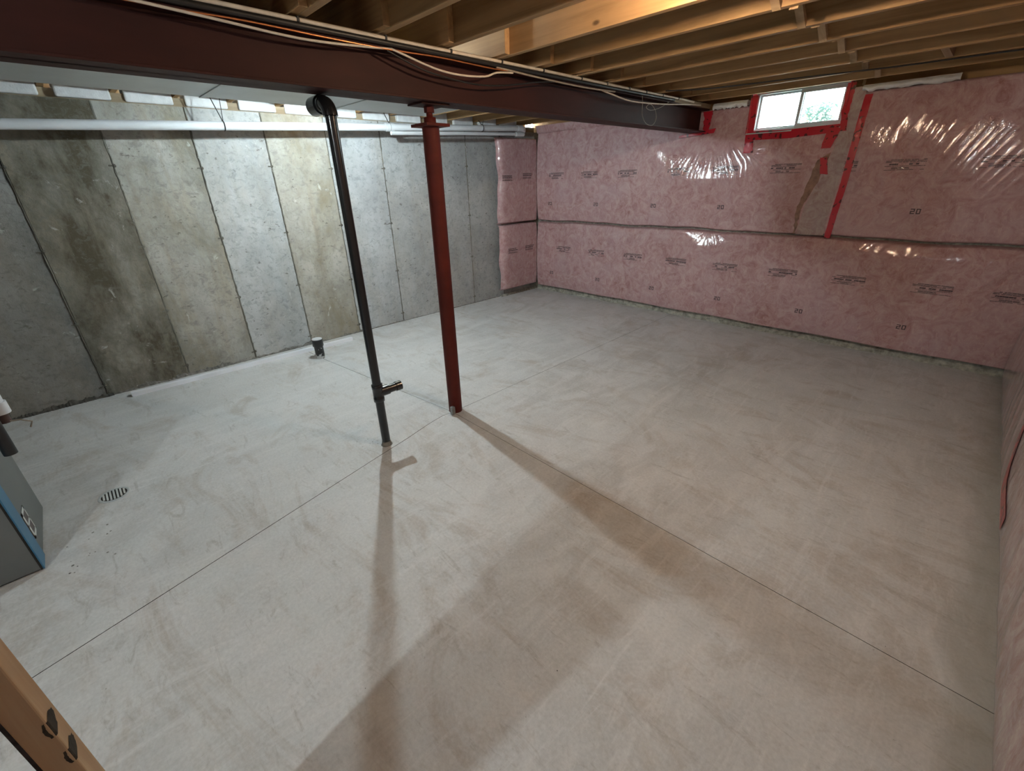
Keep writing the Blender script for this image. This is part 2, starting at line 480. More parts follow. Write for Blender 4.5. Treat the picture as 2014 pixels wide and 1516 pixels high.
# ---- back wall (with window opening)
WX0, WX1, WZ0, WZ1 = -1.200, -.705, 1.226, 1.452
wb = tag(MB().box((XL-.13)*U, WX0*U, YB*U, (YB+.13)*U, 0, ZW*U)
    .box(WX1*U, (XR+.13)*U, YB*U, (YB+.13)*U, 0, ZW*U)
    .box(WX0*U, WX1*U, YB*U, (YB+.13)*U, 0, WZ0*U).build('wall_back', MAT['strip_mortar']), kind='structure')
ragged('foot_mortar', u(-2.98,YB), u(XR-.06,YB), 220, .03, .014, MAT['strip_mortar'], wb, (0,-1), .006, seed=8)
# ---- right wall and the rear of the space behind the camera
wr = tag(MB().box(XR*U, (XR+.13)*U, YN*U, YB*U, 0, ZW*U).build('wall_right', MAT['rear']), kind='structure')
wn = tag(MB().box((XL-.13)*U, (XR+.13)*U, (YN-.13)*U, YN*U, 0, (ZJ+DJ)*U).build('wall_rear', MAT['rear']), kind='structure')

# ---- ceiling: subfloor boards on joists
ceil = tag(MB().box((XL-.13)*U, (XR+.13)*U, (YN-.13)*U, (YB+.13)*U, (ZJ+DJ)*U+.019, (ZJ+DJ)*U+.06).build('ceiling', MAT['osb']), kind='structure')
yy = YB+.13; 
while yy > YN-.13:
    y0 = max(yy-.735, YN-.13)
    MB().box((XL-.13)*U, -1.4*U, y0*U+.002, yy*U-.002, (ZJ+DJ)*U, (ZJ+DJ)*U+.018).build('subfloor_panel', MAT['osb'], ceil)
    MB().box(-1.4*U+.004, (XR+.13)*U, y0*U+.002, yy*U-.002, (ZJ+DJ)*U, (ZJ+DJ)*U+.018).build('subfloor_panel', MAT['osb'], ceil)
    yy -= .735
JK = [3.115-SP*k for k in range(0, 23)]
random.seed(11)
for k, y in enumerate(JK):
    if y-.05 < YN: break
    dz = random.uniform(-.003, .003)
    MB().box(-1.62*U, (XR+.10)*U, (y-TJ)*U, y*U, ZJ*U+dz, (ZJ+DJ)*U-.001, .002).build('joist', MAT['joist'], ceil)
    MB().box((XL-.10)*U, (-1.395+random.uniform(-.02,.02))*U, (y-2*TJ)*U-.001, (y-TJ)*U-.001, ZJ*U+random.uniform(0,.004), (ZJ+DJ)*U-.001, .002).build('joist', MAT['joist'], ceil)
# sill plates and rims
MB().box((XL-.10)*U, (XL-.005)*U, YN*U, YB*U, ZW*U, ZJ*U-.001).build('sill_plate', MAT['nailer'], ceil)
MB().box((XL-.13)*U, (XL-.11)*U, YN*U, YB*U, ZJ*U, (ZJ+DJ)*U).build('rim_board', MAT['joist_y'], ceil)
MB().box((XR+.005)*U, (XR+.1)*U, YN*U, YB*U, ZW*U, ZJ*U-.001).build('sill_plate', MAT['nailer'], ceil)
MB().box((XR+.105)*U, (XR+.13)*U, YN*U, YB*U, ZW*U, (ZJ+DJ)*U).build('rim_board', MAT['joist_y'], ceil)
for x0, x1 in ((XL-.1, WX0), (WX1, XR+.1)):
    MB().box(x0*U, x1*U, (YB+.02)*U, (YB+.11)*U, ZW*U, ZJ*U).build('sill_plate', MAT['joist'], ceil)
    MB().box(x0*U, x1*U, (YB+.085)*U, (YB+.108)*U, ZJ*U, (ZJ+DJ)*U).build('rim_board', MAT['joist'], ceil)
MB().box(WX0*U, WX1*U, (YB+.02)*U, (YB+.108)*U, WZ1*U, (ZJ+DJ)*U).build('header', MAT['joist'], ceil)
for x0, x1 in ((WX0-.035, WX0), (WX1, WX1+.035)):
    MB().box(x0*U, x1*U, (YB+.015)*U, (YB+.108)*U, ZJ*U, (ZJ+DJ)*U).build('trimmer', MAT['joist'], ceil)
# white insulation blocks between the joist ends above the left wall
for k, y in enumerate(JK[:-1]):
    yb0 = JK[k+1]; 
    if yb0 < -1.2: break
    MB().box((XL-.09)*U, (XL+.012+random.uniform(-.01,.012))*U, (yb0+.002)*U, (y-2*TJ-.004)*U, (ZW+.004)*U, (ZJ+.09)*U, .012).build('rim_insulation', MAT['white_foam'], ceil)
# cross bridging at mid span of the right bay
for k in range(0, 9):
    y1 = JK[k]-2*TJ if False else JK[k]-TJ
    y0 = JK[k+1]
    for s in (0, 1):
        x = -.575+(.032 if s else 0)+random.uniform(-.006, .006)
        za, zb = (ZJ+.004, ZJ+DJ-.004) if s else (ZJ+DJ-.004, ZJ+.004)
        w, h = .019, .030
        v = []
        for (yy_, zz) in ((y0*U, za*U), (y1*U, zb*U)):
            for dx, dz in ((-w,-h/2),(w,-h/2),(w,h/2),(-w,h/2)):
                v.append((x*U+dx, yy_, zz+dz))
        MB().add(v, [(0,1,2,3),(4,7,6,5),(0,4,5,1),(1,5,6,2),(2,6,7,3),(3,7,4,0)]).build('bridging', MAT['joist_y'], ceil)
# a few solid blocks
MB().box(-.31*U, -.285*U, (JK[2])*U, (JK[1]-TJ)*U, ZJ*U+.002, (ZJ+DJ)*U).build('blocking', MAT['joist_y'], ceil)

# =================================================================== INSULATION
def smooth_noise(x, z, seed):
    r = np.random.RandomState(seed); s = 0
    for _ in range(7):
        kx, kz = r.uniform(-5, 5, 2); p = r.uniform(0, 6.28)
        s = s + np.sin(kx*x+kz*z+p)
    return s/7
def ridges(phase):
    return (1-np.abs(np.sin(phase)))**2.2-.3
def fan(x, z, cx, cz, n, r0, w, a0, aw, amp, seed=0):
    dx, dz = x-cx, z-cz
    r = np.hypot(dx, dz); a = np.arctan2(dz, dx)
    da = (a-a0+np.pi) % (2*np.pi)-np.pi
    m = np.exp(-((r-r0)/w)**2)*np.exp(-(da/aw)**4)
    ph = n*a+1.3*np.sin(3.1*a*n/9+seed)+2.0*np.sin(r*9+seed)*.2
    return amp*m*ridges(ph)
def pleat(x, z, cx, cz, lx, lz, ang, k, amp, seed=0):
    """parallel folds running along direction ang in an ellipse"""
    dx, dz = x-cx, z-cz
    p = -dx*math.sin(ang)+dz*math.cos(ang); q = dx*math.cos(ang)+dz*math.sin(ang)
    m = np.exp(-(q/lx)**2-(p/lz)**2)
    ph = k*p+1.4*np.sin(p*k*.31+seed)+.5*np.sin(q*6+seed)
    return amp*m*ridges(ph)

def back_relief(x, z):
    """height of folds towards the room on the back wall, metres; x, z in working units"""
    h = .006*smooth_noise(x*U, z*U, 5)+.003*smooth_noise(x*U*3, z*U*3, 6)
    h = h-.095*U*np.clip(z-.975, 0, .33)*np.exp(-((x+1.36)/.40)**4)              # film pulled back towards the beam end
    h = h+fan(x, z, -1.325, .665, 15, .085, .05, -math.pi/2, 1.25, .0015, 1)     # star under the seam
    h = h+fan(x, z, -1.41, 1.32, 34, .29, .085, -1.45, .80, .0028, 2)            # below the beam end
    h = h+fan(x, z, -1.19, 1.14, 15, .14, .09, -.75, .75, .0040, 3)              # window corner folds
    h = h+pleat(x, z, -.27, 1.05, .22, .20, 1.12, 90, .0040, 4)                  # long slanting folds, right
    h = h+pleat(x, z, .05, .98, .20, .16, 1.05, 65, .0055, 5)
    h = h+fan(x, z, -.60, .66, 13, .26, .12, .95, .55, .0055, 6)                 # folds from the tape foot
    h = h+pleat(x, z, -.27, .525, .07, .16, .85, 95, .0034, 7)                   # short folds under the seam
    h = h+pleat(x, z, .12, .47, .10, .10, .95, 75, .0045, 8)
    h = h+fan(x, z, -1.96, .69, 14, .07, .04, -1.2, .6, .0020, 9)
    h = h+pleat(x, z, -.72, .90, .16, .06, 1.25, 70, .0045, 10)                  # gathered film left of the tape
    h = h+fan(x, z, -2.93, .68, 8, .16, .10, 1.0, .5, .0040, 11)
    h = h+pleat(x, z, -.70, .58, .06, .12, 1.5, 60, .0020, 12)
    h = h+.026*np.exp(-((z-.49)/.09)**2)*np.exp(-((x+1.33)/.22)**2)
    h = h+.010*np.exp(-((z-.56)/.05)**2)*np.exp(-((x+.35)/.35)**2)
    return h
SEAM = .648
def seam_z(x):
    return SEAM+.0035*np.sin(x*7.1)+.002*np.sin(x*17+1)
def pillow(e, depth, soft):
    """how far the blanket stands out at distance e (m) from an edge"""
    e = np.clip(e, 0, None)
    return depth*(1-np.exp(-e/soft))-.055*np.clip(1-e/.022, 0, 1)**2
YP = 3.252
def back_y(x, z, z0, z1):
    e = np.minimum(z-z0, z1-z)*U
    return YP*U-pillow(e, .040, .13)-back_relief(x, z)*np.clip(e/.03, 0, 1)
Z_UP = 1.383
Z_LO = .045
def face_y(x, z):
    x = np.asarray(x, float); z = np.asarray(z, float)
    s = seam_z(x)
    up = z > s
    return np.where(up, back_y(x, z, s+.004, Z_UP), back_y(x, z, Z_LO, s-.004))

X0B, X1B = -2.950, .288
def blanket_back(upper):
    nx = 900; nz = 220
    xs = np.linspace(X0B, X1B, nx); t = np.linspace(0, 1, nz)
    # denser rows at the rolled edges
    t = t-.5*np.sin(2*np.pi*t)/(2*np.pi)*.7
    X = np.repeat(xs[:,None], nz, 1)
    s = seam_z(xs)[:,None]
    z0, z1 = (s+.004, np.full_like(s, Z_UP)) if upper else (np.full_like(s, Z_LO), s-.004)
    z0 = z0+(0 if upper else .004*np.sin(xs*9)[:,None]*.6)
    Z = z0+(z1-z0)*t[None,:]
    Y = back_y(X, Z, z0, z1)
    P = np.stack([X*U, Y, Z*U], -1)
    mask = None
    if upper:
        xc = (xs[:-1]+xs[1:])/2; zc = (Z[:-1,:-1]+Z[1:,1:])/2
        mask = ~((xc[:,None] > WX0+.004) & (xc[:,None] < WX1-.004) & (zc > WZ0-.03))
    lab = ('upper pink insulation blanket under clear plastic on back wall, around the window' if upper else
           'lower pink insulation blanket under clear plastic on back wall, just above the floor')
    o = thing('insulation_blanket', ((X0B+X1B)/2*U, YP*U, (SEAM if upper else Z_LO)*U), lab, 'insulation', 'pink insulation blankets')
    grid_mesh('plastic_face', P, MAT['pink'], o, mask)
    return o
bu = blanket_back(True); bl = blanket_back(False)
# batting body behind the face, so the blanket has thickness
for o, z0, z1 in ((bl, Z_LO+.012, SEAM-.014), (bu, SEAM+.014, WZ0-.04)):
    MB().box((X0B+.01)*U, (X1B-.005)*U, YP*U+.032, YB*U-.006, z0*U, z1*U).build('batting', MAT['pink'], o)
for x0, x1 in ((X0B+.01, WX0-.01), (WX1+.01, X1B-.005)):
    MB().box(x0*U, x1*U, YP*U+.032, YB*U-.006, (WZ0-.04)*U, (Z_UP-.01)*U).build('batting', MAT['pink'], bu)

n = 60; P = np.zeros((n, 5, 3)); rr = random.Random(31)
for i in range(n):
    x = X0B+(-1.60-X0B)*i/(n-1); w_ = [rr.uniform(-.003, .003) for _ in range(5)]
    for j, (yy_, zz) in enumerate(((3.262,1.362), (3.232,1.358), (3.222,1.372), (3.214,1.392), (3.204,1.413))):
        P[i, j] = (x*U, yy_*U+w_[j]+.006*math.sin(x*13+j), zz*U+.004*math.sin(x*19+j*2)*(j < 3))
grid_mesh('top_fold', P, MAT['pink'], bu)
# left wall return
XF = -2.968
def left_x(y, z, z0, z1, y0, y1):
    e = np.minimum(z-z0, z1-z)*U; ey = (y-y0)*U
    r = .005*smooth_noise(y*U*1.5+3, z*U*1.5, 15)+.003*smooth_noise(y*U*5, z*U*5, 16)
    r = r+fan(y, z, 2.83, 1.05, 16, .10, .06, -.6, .7, .004, 3)+fan(y, z, 2.80, .44, 14, .06, .05, .4, 1.2, .0035, 4)
    r = r+pleat(y, z, 2.95, .93, .12, .05, -1.1, 60, .004, 5)+pleat(y, z, 3.12, 1.0, .4, .04, 1.57, 90, .004, 6)
    r = r+pleat(y, z, 3.10, .35, .25, .05, 1.57, 70, .004, 7)
    return XF*U+pillow(e, .022, .08)+r*np.clip(e/.03, 0, 1)-.080*np.exp(-np.clip(ey, 0, None)/.028)
def blanket_left(upper):
    ys = 2.785+(3.232-2.785)*(np.linspace(0, 1, 110)**1.35); nz = 130
    t = np.linspace(0, 1, nz); t = t-.35*np.sin(2*np.pi*t)/(2*np.pi)
    z0, z1 = (SEAM+.002, 1.325) if upper else (.065, SEAM-.006)
    Yg, Zg = np.meshgrid(ys, z0+(z1-z0)*t, indexing='ij')
    wob = .008*np.sin(Zg*14)+.005*np.sin(Zg*31+1)
    Yw = Yg+wob*np.clip((3.25-Yg)/.45, 0, 1)
    Zg = Zg-.010*(3.25-Yw)
    X = left_x(Yg, Zg, z0, z1, 2.785, 3.25)
    X = np.maximum(X, XL*U+.014)
    P = np.stack([X, Yw*U, Zg*U], -1)[:, ::-1]
    lab = ('upper pink plastic covered insulation strip on left wall beside the corner' if upper else
           'lower pink plastic covered insulation strip on left wall beside the corner')
    o = thing('insulation_blanket', (XF*U, 3.0*U, z0*U), lab, 'insulation', 'pink insulation blankets')
    grid_mesh('plastic_face', P, MAT['pink'], o)
    MB().box(XL*U+.026, XF*U-.03, 2.82*U, 3.24*U, (z0+.012)*U, (z1-.012)*U).build('batting', MAT['pink'], o)
    return o
blu = blanket_left(True); bll = blanket_left(False)
ragged('foot_mortar', u(XL+.02,2.79), u(XL+.02,3.26), 40, .035, .03, MAT['strip_mortar'], tr1, (1,0), .02, seed=12)

# right wall blanket
XRF = .292
def right_x(Yg, Zg, z0, z1):
    e = np.minimum(Zg-z0, z1-Zg)*U
    r = .011*smooth_noise(Yg*U*1.1, Zg*U*1.4, 25)+.004*smooth_noise(Yg*U*4, Zg*U*4, 26)
    r = r+pleat(Yg, Zg, 2.3, .35, .5, .3, 1.2, 26, .006, 2)+pleat(Yg, Zg, 1.2, .3, .5, .3, 1.0, 20, .006, 3)
    return XRF*U-pillow(e, .020, .09)-r*np.clip(e/.03, 0, 1)
def blanket_right(upper):
    ys = np.linspace(YN+.02, 3.22, 380); nz = 90
    t = np.linspace(0, 1, nz)
    z0, z1 = (SEAM+.004, Z_UP) if upper else (.022, SEAM-.004)
    Yg, Zg = np.meshgrid(ys, z0+(z1-z0)*t, indexing='ij')
    P = np.stack([right_x(Yg, Zg, z0, z1), Yg*U, Zg*U], -1)
    lab = ('upper pink insulation blanket on the right wall' if upper else
           'lower pink insulation blanket along the right wall, bulging at the floor')
    o = thing('insulation_blanket', (XRF*U, 1.2*U, z0*U), lab, 'insulation', 'pink insulation blankets')
    grid_mesh('plastic_face', P[::-1], MAT['pink_haze'], o)
    MB().box(XRF*U+.012, XR*U-.004, (YN+.03)*U, 3.21*U, (z0+.012)*U, (z1-.012)*U).build('batting', MAT['pink'], o)
    return o
bru = blanket_right(True); brl = blanket_right(False)

# printed stamps on the plastic
def back_patch(mb, x0, x1, za, zb, off=.0016, shear=0.0, n=3):
    V = []; Fc = []
    for i in range(n+1):
        x = x0+(x1-x0)*i/n
        for z in (za, zb):
            xx = x+shear*(z-za)
            V.append((xx*U, float(face_y(xx, z))-off, z*U))
    for i in range(n):
        a = 2*i; Fc.append((a, a+2, a+3, a+1))
    mb.add(V, Fc)
def stamp(x, z, parent, rr):
    mb = MB(); w = .165; x0 = x-w/2
    sh = .2
    for ln, (dz, h, dens) in enumerate(((.030,.0034,.97),(.0245,.003,.95),(.019,.003,.9),(.009,.0075,.62),(.0005,.0025,.75),(-.007,.0035,.95),(-.012,.003,.95),(-.017,.0025,.8))):
        xx = x0 + (.03 if ln in (5, 6) else 0); xe = x0+w-(.06 if ln in (5, 6) else 0)
        if ln == 0: xx += .02
        while xx < xe:
            l = rr.uniform(.012, .03) if ln != 3 else rr.uniform(.006, .018)
            l = min(l, xe-xx)
            if rr.random() < dens and l > .003: back_patch(mb, xx, xx+l*.94, z+dz-h/2, z+dz+h/2, shear=sh, n=1)
            xx += l
    mb.build('printed_stamp', MAT['ink'], parent)['kind'] = 'stuff'
rr = random.Random(5)
for x in (-2.625,-2.266,-1.91,-1.541,-1.18,-.818,-.467,-.095,.215):
    stamp(x, .410, bl, rr)
for x in (-2.724,-2.374,-2.018,-1.61,-1.287,-.931,-.66,-.374,-.011):
    stamp(x, 1.017, bu, rr)
def digits(x, z, parent, sc=1.0):
    mb = MB(); w, h, s = .018*sc, .026*sc, .0048*sc
    segs2 = [(0,w,h-s,h),(w-s,w,h/2,h),(0,w,h/2-s/2,h/2+s/2),(0,s,0,h/2),(0,w,0,s)]
    segs0 = [(0,w,h-s,h),(w-s,w,0,h),(0,s,0,h),(0,w,0,s)]
    for ox, sg in ((0, segs2), (.024*sc, segs0)):
        for a, b, c, d in sg:
            back_patch(mb, x+ox+a, x+ox+b, z+c, z+d, n=1)
    mb.build('printed_rating', MAT['ink'], parent)
for x in (-2.766,-2.239,-1.718,-1.197,-.677,-.162): digits(x-.02, .18, bl)
for x in (-2.796,-2.298,-1.777,-1.279,-.271): digits(x-.02, .788, bu)
for y, z, p in ((2.86,1.005,blu), (3.10,1.02,blu), (2.90,.405,bll), (3.12,.41,bll)):
    mb = MB()
    for dz in (.028, .022, .009, -.004, -.011):
        yy = y-.05
        while yy < y+.05:
            l = rr.uniform(.012, .03); hh = .0035 if dz != .009 else .007
            z0, z1 = (SEAM+.002, 1.325) if p is blu else (.065, SEAM-.006)
            pts = []
            for a, b in ((yy, z+dz), (yy+l*.9, z+dz), (yy+l*.9, z+dz+hh), (yy, z+dz+hh)):
                xx = float(left_x(np.array(a), np.array(b), z0, z1, 2.785, 3.25))
                pts.append((xx+.003, a*U, b*U))
            mb.add(pts, [(0,1,2,3)]); yy += l
    mb.build('printed_stamp', MAT['ink'], p)['kind'] = 'stuff'

# =================================================================== WINDOW
win = thing('window_1', u((WX0+WX1)/2, 3.305, WZ0), kind='structure')
YW = 3.30
def frame_rect(x0, x1, z0, z1, t, y0, y1, name, mat, parent):
    mb = MB()
    mb.box(x0*U, x1*U, y0*U, y1*U, z0*U, (z0+t)*U, .003); mb.box(x0*U, x1*U, y0*U, y1*U, (z1-t)*U, z1*U, .003)
    mb.box(x0*U, (x0+t)*U, y0*U, y1*U, (z0+t)*U, (z1-t)*U, .003); mb.box((x1-t)*U, x1*U, y0*U, y1*U, (z0+t)*U, (z1-t)*U, .003)
    return mb.build(name, mat, parent)
frame_rect(WX0+.003, WX1-.003, WZ0+.002, WZ1-.002, .019, YW, YW+.05, 'window_frame', MAT['vinyl'], win)
sl = frame_rect(WX0+.021, -.938, WZ0+.020, WZ1-.020, .011, YW+.022, YW+.036, 'sash', MAT['vinyl'], win)
sr = frame_rect(-.958, WX1-.020, WZ0+.020, WZ1-.020, .017, YW+.004, YW+.018, 'sash', MAT['vinyl'], win)
def mat_glass():
    t = NT('window_glass')
    nd = t.n; tr = nd.new('ShaderNodeBsdfTransparent'); gl = nd.new('ShaderNodeBsdfGlossy'); mx = nd.new('ShaderNodeMixShader')
    gl.inputs['Roughness'].default_value = .02; mx.inputs[0].default_value = .07
    tr.inputs[0].default_value = (.93, .97, .96, 1)
    t.l.new(tr.outputs[0], mx.inputs[1]); t.l.new(gl.outputs[0], mx.inputs[2])
    t.l.new(mx.outputs[0], nd['Material Output'].inputs[0]); return t.m
MAT['glass'] = mat_glass()
MB().box((WX0+.025)*U, -.946*U, (YW+.028)*U, (YW+.028)*U+.004, (WZ0+.024)*U, (WZ1-.022)*U).build('pane', MAT['glass'], sl)
MB().box(-.942*U, (WX1-.028)*U, (YW+.010)*U, (YW+.010)*U+.004, (WZ0+.027)*U, (WZ1-.025)*U).build('pane', MAT['glass'], sr)
# reveal lined with plastic and tape
MB().box(WX0*U-.004, WX0*U+.003, 3.232*U, YW*U, (WZ0-.006)*U, WZ1*U).build('jamb_lining', MAT['tape'], win)
MB().box(WX1*U-.003, WX1*U+.004, 3.232*U, YW*U, (WZ0-.006)*U, WZ1*U).build('jamb_lining', MAT['tape'], win)
MB().box(WX0*U, WX1*U, 3.232*U, YW*U, (WZ0-.006)*U, WZ0*U).build('sill_lining', MAT['vinyl'], win)
# outside: gravel of the window well and a shrub
tag(MB().box(-3.0*U, 1.2*U, 3.43*U, 7.0*U, 1.02*U, 1.08*U).build('gravel_ground', MAT['soil']), 'pale gravel ground outside the basement window', 'ground')

sh = thing('shrub', u(-1.165, 4.6, 1.08), 'leafy green shrub seen through the right window pane', 'shrub')
rr = random.Random(2); mb = MB()
for _ in range(420):
    a = rr.uniform(0, 6.28); r_ = .12*rr.random()**.5; hgt = rr.uniform(.14, .44)
    p = Vector(((-1.165+r_*math.cos(a))*U, (4.6+r_*math.sin(a)*.7)*U, (1.08+hgt*(1-r_*1.2))*U))
    d1 = Vector((rr.uniform(-1,1), rr.uniform(-1,1), rr.uniform(-.6,.8))).normalized(); d2_ = d1.cross(Vector((.3,.5,.8))).normalized()
    l = rr.uniform(.03, .055); w = l*.45
    mb.add([p-d1*l, p+d2_*w, p+d1*l, p-d2_*w], [(0,1,2,3)])
lf = mb.build('foliage', MAT['leaf'], sh); lf['kind'] = 'stuff'
for k in range(5):
    a = k*1.26
    MB().tube([u(-1.165, 4.6, 1.08), u(-1.165+.04*math.cos(a), 4.6+.03*math.sin(a), 1.25), u(-1.165+.10*math.cos(a), 4.6+.08*math.sin(a), 1.42)], .008, 6).build('stem', MAT['nailer'], sh)

# =================================================================== TAPE on the plastic
def tape(name, left, right, label, n=30, off=.004, mat='tape', cat='tape', wob=.0, seed=1, group='red tape strips'):
    """strip between two polylines of (x, z) on the back wall face"""
    rr = random.Random(seed); V = []; Fc = []
    def samp(pl, t):
        L = [0]
        for a, b in zip(pl, pl[1:]): L.append(L[-1]+math.dist(a, b))
        d = t*L[-1]
        for i in range(len(pl)-1):
            if d <= L[i+1] or i == len(pl)-2:
                s = (d-L[i])/max(1e-9, L[i+1]-L[i]); return (pl[i][0]+(pl[i+1][0]-pl[i][0])*s, pl[i][1]+(pl[i+1][1]-pl[i][1])*s)
    m = 6
    for i in range(n+1):
        a = samp(left, i/n); b = samp(right, i/n); w0 = rr.uniform(-wob, wob); w1 = rr.uniform(-wob, wob)
        for j in range(m+1):
            s = j/m
            x = a[0]+w0+(b[0]+w1-a[0]-w0)*s; z = a[1]+(b[1]-a[1])*s
            y = min(float(face_y(x, min(z, Z_UP-.012))), YP*U-.012)
            V.append((x*U, y-off-rr.uniform(0, .0015), z*U))
    nV = len(V)
    V2 = [(x, y+.0012, z) for x, y, z in V]
    for i in range(n):
        for j in range(m):
            a = i*(m+1)+j
            Fc.append((a, a+1, a+m+2, a+m+1)); Fc.append((nV+a, nV+a+m+1, nV+a+m+2, nV+a+1))
    cx = sum(p[0] for p in V)/nV; zb = min(p[2] for p in V); cy = sum(p[1] for p in V)/nV
    o = MB().add(V+V2, Fc, True).build(name, MAT[mat], None, (cx, cy, zb))
    return tag(o, label, cat, group)
tape('sheathing_tape', [(-.632,1.362),(-.634,.95),(-.648,.643)], [(-.598,1.362),(-.600,.95),(-.617,.643)], 'long vertical strip of red tape right of the window, reaching down to the seam', 50, wob=.001, seed=2)
tape('sheathing_tape', [(-1.207,1.425),(-1.203,1.25),(-1.197,1.118)], [(-1.168,1.425),(-1.160,1.25),(-1.140,1.118)], 'vertical strip of red tape down the left edge of the window', 24, wob=.002, seed=3, off=.006)
tape('sheathing_tape', [(-1.165,1.188),(-.95,1.184),(-.72,1.196)], [(-1.165,1.236),(-.95,1.230),(-.70,1.236)], 'horizontal strip of red tape under the window', 24, wob=.003, seed=4, off=.009)
tape('sheathing_tape', [(-.722,1.425),(-.716,1.28),(-.70,1.20)], [(-.683,1.425),(-.684,1.28),(-.672,1.20)], 'vertical strip of red tape up the right edge of the window', 20, wob=.002, seed=5, off=.006)
tape('sheathing_tape', [(-.758,1.222),(-.772,1.12)], [(-.695,1.215),(-.724,1.12)], 'short red tape tab below the lower right window corner', 10, wob=.002, seed=6, off=.012)
tape('sheathing_tape', [(-.762,1.073),(-.745,.990)], [(-.728,1.073),(-.706,.986)], 'small brownish red tape patch below the window, left of the long strip', 8, wob=.001, seed=7, off=.010)
tape('sheathing_tape', [(-1.490,1.372),(-1.478,1.30),(-1.472,1.245)], [(-1.432,1.372),(-1.430,1.30),(-1.440,1.245)], 'crumpled vertical red tape beside the steel beam end', 14, wob=.006, seed=8, off=.010)
tape('sheathing_tape', [(-1.640,1.232),(-1.40,1.246)], [(-1.640,1.246),(-1.392,1.272)], 'horizontal red tape below the steel beam end', 14, wob=.004, seed=9, off=.014)
tape('fold_shade', [(-.775,1.06),(-.800,.93),(-.825,.80),(-.815,.66)], [(-.715,1.10),(-.745,.95),(-.795,.82),(-.805,.66)], 'brown strip painting the shade of a plastic fold below the window', 26, off=.003, mat='fold_shade_brown', cat='plastic', wob=.004, seed=10, group=None)
tape('plastic_flap', [(-.690,1.40),(-.705,1.15),(-.735,.98),(-.785,.82),(-.80,.655)], [(-.628,1.40),(-.636,1.15),(-.642,.98),(-.650,.82),(-.655,.655)], 'greyish overlapping plastic sheet beside the long red tape', 50, off=.0022, mat='flap', cat='plastic', wob=.002, seed=11, group=None)
# red tape on the right wall
ctl = [(1.66,.075), (1.75,.085), (1.85,.10), (1.93,.135), (1.98,.19), (2.03,.26), (2.08,.36), (2.12,.48), (2.14,.60)]
cl_ = []
for (a, b), (c, d) in zip(ctl, ctl[1:]):
    for k in range(8): cl_.append((a+(c-a)*k/8, b+(d-b)*k/8))
cl_.append(ctl[-1])
V = []; Fc = []; m = 4
for i, (y, z) in enumerate(cl_):
    a = cl_[max(i-1, 0)]; b = cl_[min(i+1, len(cl_)-1)]
    tx, tz = b[0]-a[0], b[1]-a[1]; L_ = math.hypot(tx, tz); nx_, nz_ = -tz/L_, tx/L_
    w = .024
    for k in range(m+1):
        q = (k/m-.5)*2*w; yy, zz = y+nx_*q, z+nz_*q
        V.append((float(right_x(np.array(yy), np.array(zz), .022, SEAM-.004))-.004, yy*U, zz*U))
n = len(V); V += [(x+.0015, y, z) for x, y, z in V]
for i in range(len(cl_)-1):
    for k in range(m):
        a = i*(m+1)+k
        Fc += [(a, a+1, a+m+2, a+m+1), (n+a, n+a+m+1, n+a+m+2, n+a+1)]
tag(MB().add(V, Fc, True).build('sheathing_tape', MAT['tape'], None, V[0]), 'curved strip of red tape on the right wall insulation', 'tape', 'red tape strips')

# white folded wrap on top of the wall
def wrap(x0, x1, z0, z1, label, seed):
    rr = random.Random(seed); n = 26; m = 8; P = np.zeros((n+1, m+1, 3))
    tail = [rr.uniform(-.005, .006) for _ in range(n+1)]
    for i in range(n+1):
        t = i/n; x = x0+(x1-x0)*t
        for j in range(m+1):
            q = j/m
            z = z0+(z1-z0)*q+tail[i]*(1-q)
            bul = .018*math.sin(math.pi*min(1, q*1.1))+.004*math.sin(x*60+q*4)+rr.uniform(-.002, .002)
            P[i, j] = (x*U, 3.222*U-bul+(.02 if j in (0, m) else 0), z*U)
    o = thing('foam_wrap', (x0*U, 3.23*U, z0*U), label, 'foam', 'white wraps on the back wall')
    grid_mesh('wrap_sheet', P, MAT['white_foam'], o)
    MB().box(x0*U+.01, x1*U-.01, 3.222*U, YB*U, (z0+.010)*U, (z1-.002)*U).build('core', MAT['white_foam'], o)
wrap(-1.425, -1.215, 1.374, 1.408, 'white foam wrap on top of back wall left of the window', 1)
wrap(-.645, -.27, 1.374, 1.404, 'white foam wrap on top of back wall right of the window', 2)

# =================================================================== STEEL BEAM
BX, BZ0, BZ1 = -1.518, 1.255, 1.386
beam = thing('steel_beam', u(BX, .4, BZ0), 'dark red primed steel I-beam spanning the room under the joists', 'beam')
Y0B, Y1B = YN, 3.255
MB().box((BX-.004)*U, (BX+.004)*U, Y0B*U, Y1B*U, BZ0*U, BZ1*U).build('web', MAT['beam'], beam)
MB().box((BX-.058)*U, (BX+.058)*U, Y0B*U, Y1B*U, BZ0*U, (BZ0+.0065)*U, .002).build('bottom_flange', MAT['beam'], beam)
MB().box((BX-.058)*U, (BX+.058)*U, Y0B*U, Y1B*U, (BZ1-.0065)*U, BZ1*U, .002).build('top_flange', MAT['beam'], beam)
MB().box((BX-.062)*U, (BX+.060)*U, Y0B*U, Y1B*U, BZ1*U, ZJ*U-.006, .002).build('nailer', MAT['nailer'], beam)

